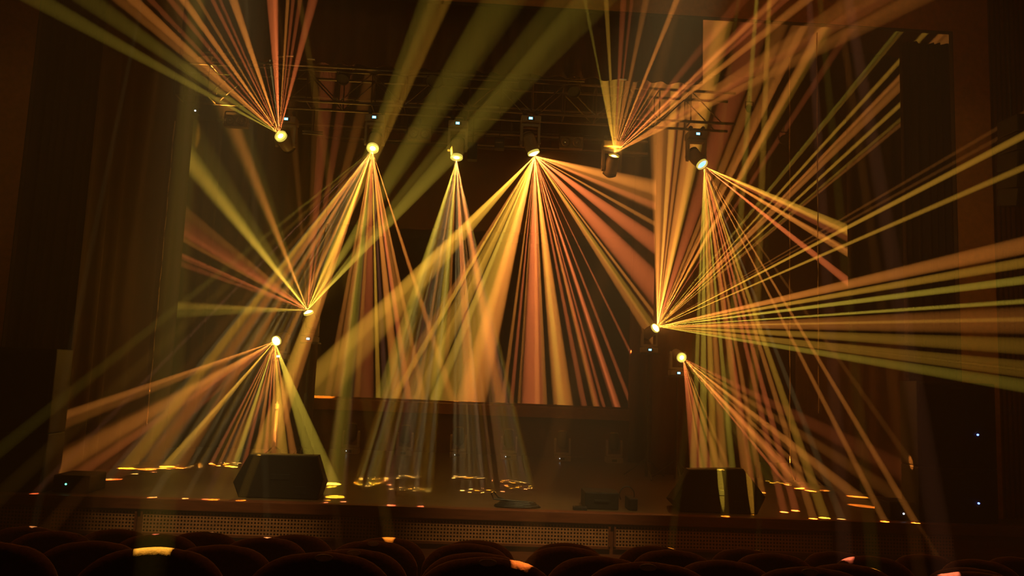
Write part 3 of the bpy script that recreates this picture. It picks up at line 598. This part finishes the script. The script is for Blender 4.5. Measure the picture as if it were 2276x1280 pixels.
# ------------------------------------------------------------------ stage monitors and boxes along the stage edge
def wedge(outline, y, depth, lab, rows_back):
    P = [at_y(u, v, y) for u, v in outline]
    zmin = min(p.z for p in P); cx = sum(p.x for p in P) / len(P)
    o = empty('stage_monitor', (cx, y, ST), lab, 'loudspeaker', 'wedge stage monitors')
    fr_ = [Vector((p.x - cx, 0, max(p.z - ST, .0) if p.z - zmin > .05 else .004)) for p in P]
    zc = sum(p.z for p in fr_) / len(fr_)
    bk = [Vector((p.x * .93, depth, .004 if p.z < .05 else p.z * .62)) for p in fr_]
    md = [Vector((p.x, depth * .3, p.z)) for p in fr_]
    inn = [Vector((p.x * .975, -.015, zc + (p.z - zc) * .95)) for p in fr_]
    MB().loft([inn, fr_, md, bk]).done('cabinet', 'blackpaint', o)
    MB().box((-.13, -.022, zc - .02), (.13, -.012, zc + .05), .004).done('handle', 'black', o)
    MB().box((.20, -.02, .07), (.34, -.012, .17), .004).done('connector_plate', 'black', o)
    for sx in (-1, 1):
        MB().box((sx * .38 - .035, 0, -.0), (sx * .38 + .035, .08, .012)).done('rubber_foot', 'black', o)
    return o
wedge([(554, 1009), (706, 1013), (719, 1064), (706, 1115), (529, 1113), (518, 1071)], 10.28, .55, 'big black six-sided stage monitor at left of the stage edge', 0)
wedge([(1531, 1043), (1652, 1042), (1702, 1105), (1683, 1147), (1512, 1142), (1496, 1111)], 10.28, .55, 'big black six-sided stage monitor at right, with bright slashes of light', 0)
# light slashes falling on the right monitor
def stage_box(u0, v0, u1, v1, y, dep, name, lab, cat, led=None, lu=.5, lv=.5, grille=True):
    a = at_y(u0, (v0 + v1) / 2, y).x; b = at_y(u1, (v0 + v1) / 2, y).x; z1 = at_y((u0 + u1) / 2, v0, y).z - ST; wd = b - a
    o = empty(name, ((a + b) / 2, y, ST), lab, cat)
    MB().box((-wd / 2, 0, 0), (wd / 2, dep, z1), .02).done('cabinet', 'blackpaint', o)
    if grille: MB().box((-wd / 2 + .03, -.012, .03), (wd / 2 - .03, .004, z1 - .03), .006).done('grille', 'mesh', o)
    if led:
        lx = -wd / 2 + wd * lu; lz = z1 * lv
        MB().tube((lx, -.02, lz), (lx, -.008, lz), .012, 10).done('indicator_light', led, o)
    return o
stage_box(116, 1056, 198, 1107, 10.2, .45, 'fog_machine', 'small black box with a green light at far left of the stage edge', 'machine', 'led_green', .38, .5)
o = stage_box(1978, 1116, 2034, 1158, 10.2, .4, 'fog_machine', 'small black box with a white light near the right loudspeaker tower', 'machine', 'led_white', .52, .38)
o = stage_box(1300, 1094, 1376, 1134, 10.25, .4, 'equipment_case', 'low black case at the stage edge right of centre', 'case', None, grille=False)
MB().box((-.1, -.02, .10), (.1, -.008, .13), .004).done('handle', 'black', o)
o = stage_box(1398, 1108, 1418, 1136, 10.25, .3, 'junction_box', 'small black box beside the low case with a cable loop on top', 'box', None, grille=False)
MB().path([(-.07 + .10 * math.cos(t * .42), .1, .19 + .11 * math.sin(t * .42)) for t in range(-1, 10)], .008, 6).done('cable_loop', 'black', o)
# power strip and a cable heap on the stage edge
o = empty('power_strip', at_z(1285, 1128, ST) * 1.0, 'black power strip lying left of the low case', 'power strip'); o.location.y = 10.2; o.location.z = ST
MB().box((-.09, -.05, 0), (.09, .05, .045), .008).done('body', 'black', o)
for sx in (-.05, 0, .05): MB().tube((sx, 0, .044), (sx, 0, .05), .018, 10).done('socket', 'blackpaint', o)
q = at_z(1145, 1120, ST); rnd = random.Random(5)
pts = []
for t in range(70):
    a = t * .45; pts.append((.30 * math.cos(a) * (1 - t * .004) + .02 * rnd.random(), .10 * math.sin(a), .012 + t * .0009))
pts += [(-.30, 0, .10), (-.33, 0, .17), (-.30, .02, .19), (-.24, .02, .12), (-.1, .05, .07), (.3, .08, .02)]
co = MB().path(pts, .011, 6).done('cable_coil', 'black'); co.location = (q.x, 10.22, ST)
tag(co, 'untidy black cable coil lying on the stage edge right of centre', 'cable')
# loudspeaker towers
def tower(u0, u1, vt, vm, y, side):
    a = at_y(u0, 1000, y).x; b = at_y(u1, 1000, y).x; wd = b - a; cx = (a + b) / 2; zt = at_y((u0 + u1) / 2, vt, y).z; zm = at_y((u0 + u1) / 2, vm, y).z
    for lo, hi, nm in ((ST, zm, 'lower'), (zm + .004, zt, 'upper')):
        o = empty('loudspeaker_cabinet', (cx, y, lo), '%s black loudspeaker cabinet of the tower at the %s of the stage' % (nm, side), 'loudspeaker', 'loudspeaker towers beside the stage')
        h = hi - lo
        MB().box((-wd / 2, 0, 0), (wd / 2, .42, h), .02).done('cabinet', 'blackpaint', o)
        MB().box((-wd / 2 + .04, -.015, .04), (wd / 2 - .04, .004, h - .04), .01).done('grille', 'mesh', o)
        MB().box((-.09, -.02, h - .09), (.09, -.014, h - .055), .003).done('badge_plate', 'black', o)
        if side == 'right':
            uu, vv = (2171, 966) if nm == 'upper' else (2173, 1118)
            p = at_y(uu, vv, y) - o.location
            MB().tube((p.x, -.028, p.z), (p.x, -.016, p.z), .013, 10).done('indicator_light', 'led_blue', o)
tower(2040, 2216, 850, 1040, 10.12, 'right')
tower(-110, 103, 770, 960, 10.12, 'left')
# hung line array at the right edge
o = empty('line_array_speaker', at_y(2310, 460, 9.6), 'black line array loudspeaker hanging at the right edge of the view', 'loudspeaker')
for k in range(5):
    c = MB().box((-.32, 0, 0), (.32, .4, .24), .02).done('array_cabinet', 'blackpaint', o); c.location = (0, -.02 * k, .25 * k); c.rotation_euler = (rad(3 * (4 - k)), 0, 0)
    MB().box((-.29, -.012, .03), (.29, .0, .21), .004).done('grille', 'mesh', c)
for sx in (-.2, .2): MB().tube((sx, .2, 1.2), (sx, .2, 9.5 - o.location.z), .01, 6).done('chain', 'black', o)

# ------------------------------------------------------------------ auditorium seats
def outline(hw, h0, h1, r, n=9, dome=.006):
    P = [(-hw * .96, h0), (-hw, h1 - r)]
    for k in range(1, n): a = PI - PI / 2 * k / n; P.append((-hw + r + r * math.cos(a), h1 - r * .80 + r * .80 * math.sin(a) - .0))
    for k in range(9):
        t = -1 + 2 * k / 8; P.append(((hw - r) * t, h1 + dome * (1 - t * t)))
    for k in range(1, n): a = PI / 2 - PI / 2 * k / n; P.append((hw - r + r * math.cos(a), h1 - r * .80 + r * .80 * math.sin(a)))
    P += [(hw, h1 - r), (hw * .96, h0)]
    return P
def seat_meshes():
    d = {}
    hw, H, r = .245, .95, .17
    O = outline(hw, .32, H - .006, r); loops = []
    cz = .6
    for yy, ins in ((-.040, .050), (-.043, .024), (-.036, .009), (-.024, .001), (-.010, .0), (.004, .006), (.016, .022), (.022, .05)):
        loops.append([(x * (1 - ins / hw), yy + (.06 * (x / hw) ** 2) * -1 + (.95 - z) * -.0, cz + (z - cz) * (1 - ins / .33)) for x, z in O])
    d['backrest'] = (MB().loft(loops), 'seat', True)
    d['seat_cushion'] = (MB().box((-.23, .06, .40), (.23, .47, .48), .035), 'seat', False)
    d['armrest'] = (MB().box((-.266, -.02, .58), (-.247, .36, .62), .008), 'darkwood', False)
    d['pedestal'] = (MB().box((-.265, .05, 0), (-.248, .2, .58), .004), 'seatshell', False)
    pl = MB().lathe((0, 0, 0), (0, -1, 0), [(-.004, .032), (.002, .032), (.003, .028)], 20)
    bmesh.ops.transform(pl.bm, matrix=Matrix.Translation((0, -.036, .936)) @ Matrix.Rotation(rad(-35), 4, 'X') @ Matrix.Diagonal((1, 1, .42, 1)), verts=pl.bm.verts[:])
    d['number_plate'] = (pl, 'plate', False)
    return d
meshes = seat_meshes()
data = {}
for k, (mb, mm, sm) in meshes.items():
    ob = mb.done(k, mm, None, sm); data[k] = ob.data; bpy.data.objects.remove(ob)
def seat(x, y, z, lab, grp, plate):
    o = empty('theatre_seat', (x, y, z), lab, 'seat', grp)
    for k in ('backrest', 'seat_cushion', 'armrest', 'pedestal'):
        put(bpy.data.objects.new(k, data[k]), o)
    if plate:
        p = put(bpy.data.objects.new('number_plate', data['number_plate']), o); p.scale = (1.0, 1, 1)
    return o
ORD = ['first', 'second', 'third', 'fourth', 'fifth', 'sixth', 'seventh', 'eighth', 'ninth', 'tenth', 'eleventh', 'twelfth', 'thirteenth']
rows = [([-3, 360, 725, 1084, 1435, 1790, 2150], 'nearest row'), ([-54, 220, 500, 790, 1062, 1330, 1600, 1872, 2140], 'second row'),
        ([131, 361, 596, 832, 1042, 1258, 1490, 1710, 1925, 2160], 'third row'), ([70, 268, 460, 663, 865, 1060, 1258, 1450, 1650, 1850, 2045, 2245], 'farthest row')]
extra = {(0, 1): 'a broad yellow light patch on top', (0, 3): 'an oval plate and yellow-lit right shoulder', (0, 4): 'an oval number plate on top', (0, 2): 'a dim oval number plate', (0, 6): 'a salmon light patch on top', (0, 5): 'a faint plate', (0, 0): 'only its right shoulder in view',
         (1, 3): 'a small oval plate', (1, 7): 'a greenish lit right edge', (2, 0): 'a lit right edge', (2, 1): 'a small pinkish spot', (2, 2): 'a small white spot', (2, 3): 'a lit left shoulder', (2, 8): 'an orange-lit top edge', (1, 8): 'an orange-lit left edge', (3, 0): 'a small white spot', (3, 4): 'a yellow-lit top'}
SEATS = {}
for r, (us, rn) in enumerate(rows):
    y = ROWY[r]; zt = ROWTOP[r]
    v = [1240, 1225, 1205, 1195][r]
    for i, u in enumerate(us):
        x = at_y(u, v + (u - 1084) * .03, y).x
        e = extra.get((r, i))
        lab = 'dark theatre seat, %s from left in %s' % (ORD[i], rn) + (', %s' % e if e else '')
        SEATS[r, i] = seat(x, y, zt - .95, lab, 'seats in the ' + rn, (r, i) in ((0, 2), (0, 3), (0, 4), (0, 5), (1, 3), (2, 3)))
def seat_dot(rp, r, i, dx, size, e, c, dz=-.005):
    o = SEATS[r, i]; T = o.location + Vector((dx, -.005, .95 + dz)); dot(rp[0], rp[1], T, size, e, c)
ADDED_LAMPS = []  # unseen ceiling lamps added to light seats, stage front and walls
for x, nm in ((-2.2, 'left'), (2.2, 'right')):
    o = empty('moving_head_light', (x, 5.4, 9.42), 'added unseen moving light on the hall ceiling lighting seats and stage front, %s one' % nm, 'stage light', 'added moving lights on the hall ceiling')
    MB().box((-.155, -.13, -.10), (.155, .13, 0), .015).done('base', 'head', o)
    yk = MB().box((-.15, -.07, -.16), (.15, .07, -.115), .01)
    for sx in (-.135, .135): yk.box((sx - .015, -.06, -.46), (sx + .015, .06, -.13), .01)
    yk.done('yoke', 'head', o)
    h_ = MB().lathe((0, 0, -.4), (0, 0, -1), [(-.17, .0001), (-.15, .085), (.05, .108), (.165, .09)], 20).done('head', 'head', o, True)
    MB().lathe((0, 0, -.4), (0, 0, -1), [(.165, .088), (.18, .05), (.184, .0001)], 20).done('lens', 'lens_yellow', h_)
    ADDED_LAMPS.append((o, Vector((x, 5.4, 9.42 - .62))))
HL, HR = ADDED_LAMPS
def fill_wash(rp, T, radius, e, c):  # added fill light from the unseen ceiling lamps
    root, P = rp; T = Vector(T); d = T - P; D = d.length
    l = bpy.data.lights.new('fill_wash', 'SPOT'); l.energy = e * 4 * PI * D * D * math.exp(HAZE * D); l.color = COL[c]; l.spot_size = 2 * math.atan(radius / D); l.spot_blend = 1; l.shadow_soft_size = 0
    o = bpy.data.objects.new('fill_wash', l); C.objects.link(o)
    o.rotation_euler = d.to_track_quat('-Z', 'Y').to_euler(); o.location = P - root.location; o.parent = root
fill_wash(HL, at_y(470, 1165, 10.03), 1.7, 1.5, 'W'); fill_wash(HR, at_y(1190, 1185, 10.03), 1.8, 1.8, 'W'); fill_wash(HR, at_y(1620, 1195, 10.03), 1.6, .25, 'O')
fill_wash(HR, (1.2, 11.7, 5.7), 4.0, .09, 'W'); fill_wash(HL, (-2.6, 11.7, 5.9), 3.4, .09, 'W')
fill_wash(HL, (-1.6, 3.9, 1.9), 3.6, .28, 'O'); fill_wash(HR, (1.8, 3.9, 1.9), 3.6, .28, 'O')
fill_wash(HR, at_y(2170, 520, PY), 2.4, .17, 'W'); fill_wash(HL, at_y(-120, 400, PY), 2.4, .09, 'W'); fill_wash(HR, at_y(1750, 10, PY), 2.6, .10, 'O')
for rp, r, i, dx, size, e, c, dz in ((HL, 0, 1, -.02, .15, 42, 'G', 0), (HR, 0, 3, .12, .10, 45, 'O', 0), (HR, 0, 6, -.08, .10, 40, 'P', 0), 
        (HL, 2, 0, .17, .06, 26, 'O', -.03), (HL, 2, 1, -.03, .05, 35, 'P', 0), (HL, 2, 2, .0, .05, 45, 'W', 0), (HL, 2, 3, -.18, .06, 40, 'O', -.04), (HL, 3, 2, .04, .04, 14, 'W', 0),
        (HL, 3, 0, .02, .06, 24, 'W', 0), (HL, 3, 4, .0, .10, 50, 'Y', 0), (HR, 3, 7, .12, .07, 40, 'G', 0), (HR, 3, 8, .1, .05, 20, 'G', 0), (HR, 2, 8, -.12, .11, 42, 'P', -.01), (HR, 1, 7, .14, .08, 32, 'G', -.02), (HR, 1, 8, -.2, .08, 45, 'O', -.06)):
    T = SEATS[r, i].location + Vector((dx, -.005, .95 + dz)); dot(rp[0], rp[1], T, size * .8, e * 1.0, c)
# two slashes of light on the right monitor
for u, v, hl_, rt, c in ((1602, 1079, .17, .20, 'G'), (1666, 1077, .23, .20, 'Y')):
    dot(HR[0], HR[1], at_y(u, v, 10.27), .05, 62, c, (.036, hl_, rt))

# ------------------------------------------------------------------ stage haze
vm = bpy.data.materials.new('stage_haze'); vm.use_nodes = True; nt = vm.node_tree; nt.nodes.clear()
out = nt.nodes.new('ShaderNodeOutputMaterial'); vs = nt.nodes.new('ShaderNodeVolumeScatter')
vs.inputs['Color'].default_value = (1, 1, 1, 1); vs.inputs['Density'].default_value = HAZE; vs.inputs['Anisotropy'].default_value = 0.0
nt.links.new(vs.outputs[0], out.inputs['Volume'])
vm.cycles.homogeneous_volume = True; vm.cycles.volume_sampling = 'EQUIANGULAR'
hz = MB().box((-9.1, -5, .02), (9.1, 21.5, 9.45)).done('haze', vm)
hz['kind'] = 'stuff'; hz['label'] = 'thin haze filling hall and stage, lit by the beams'; hz['category'] = 'haze'
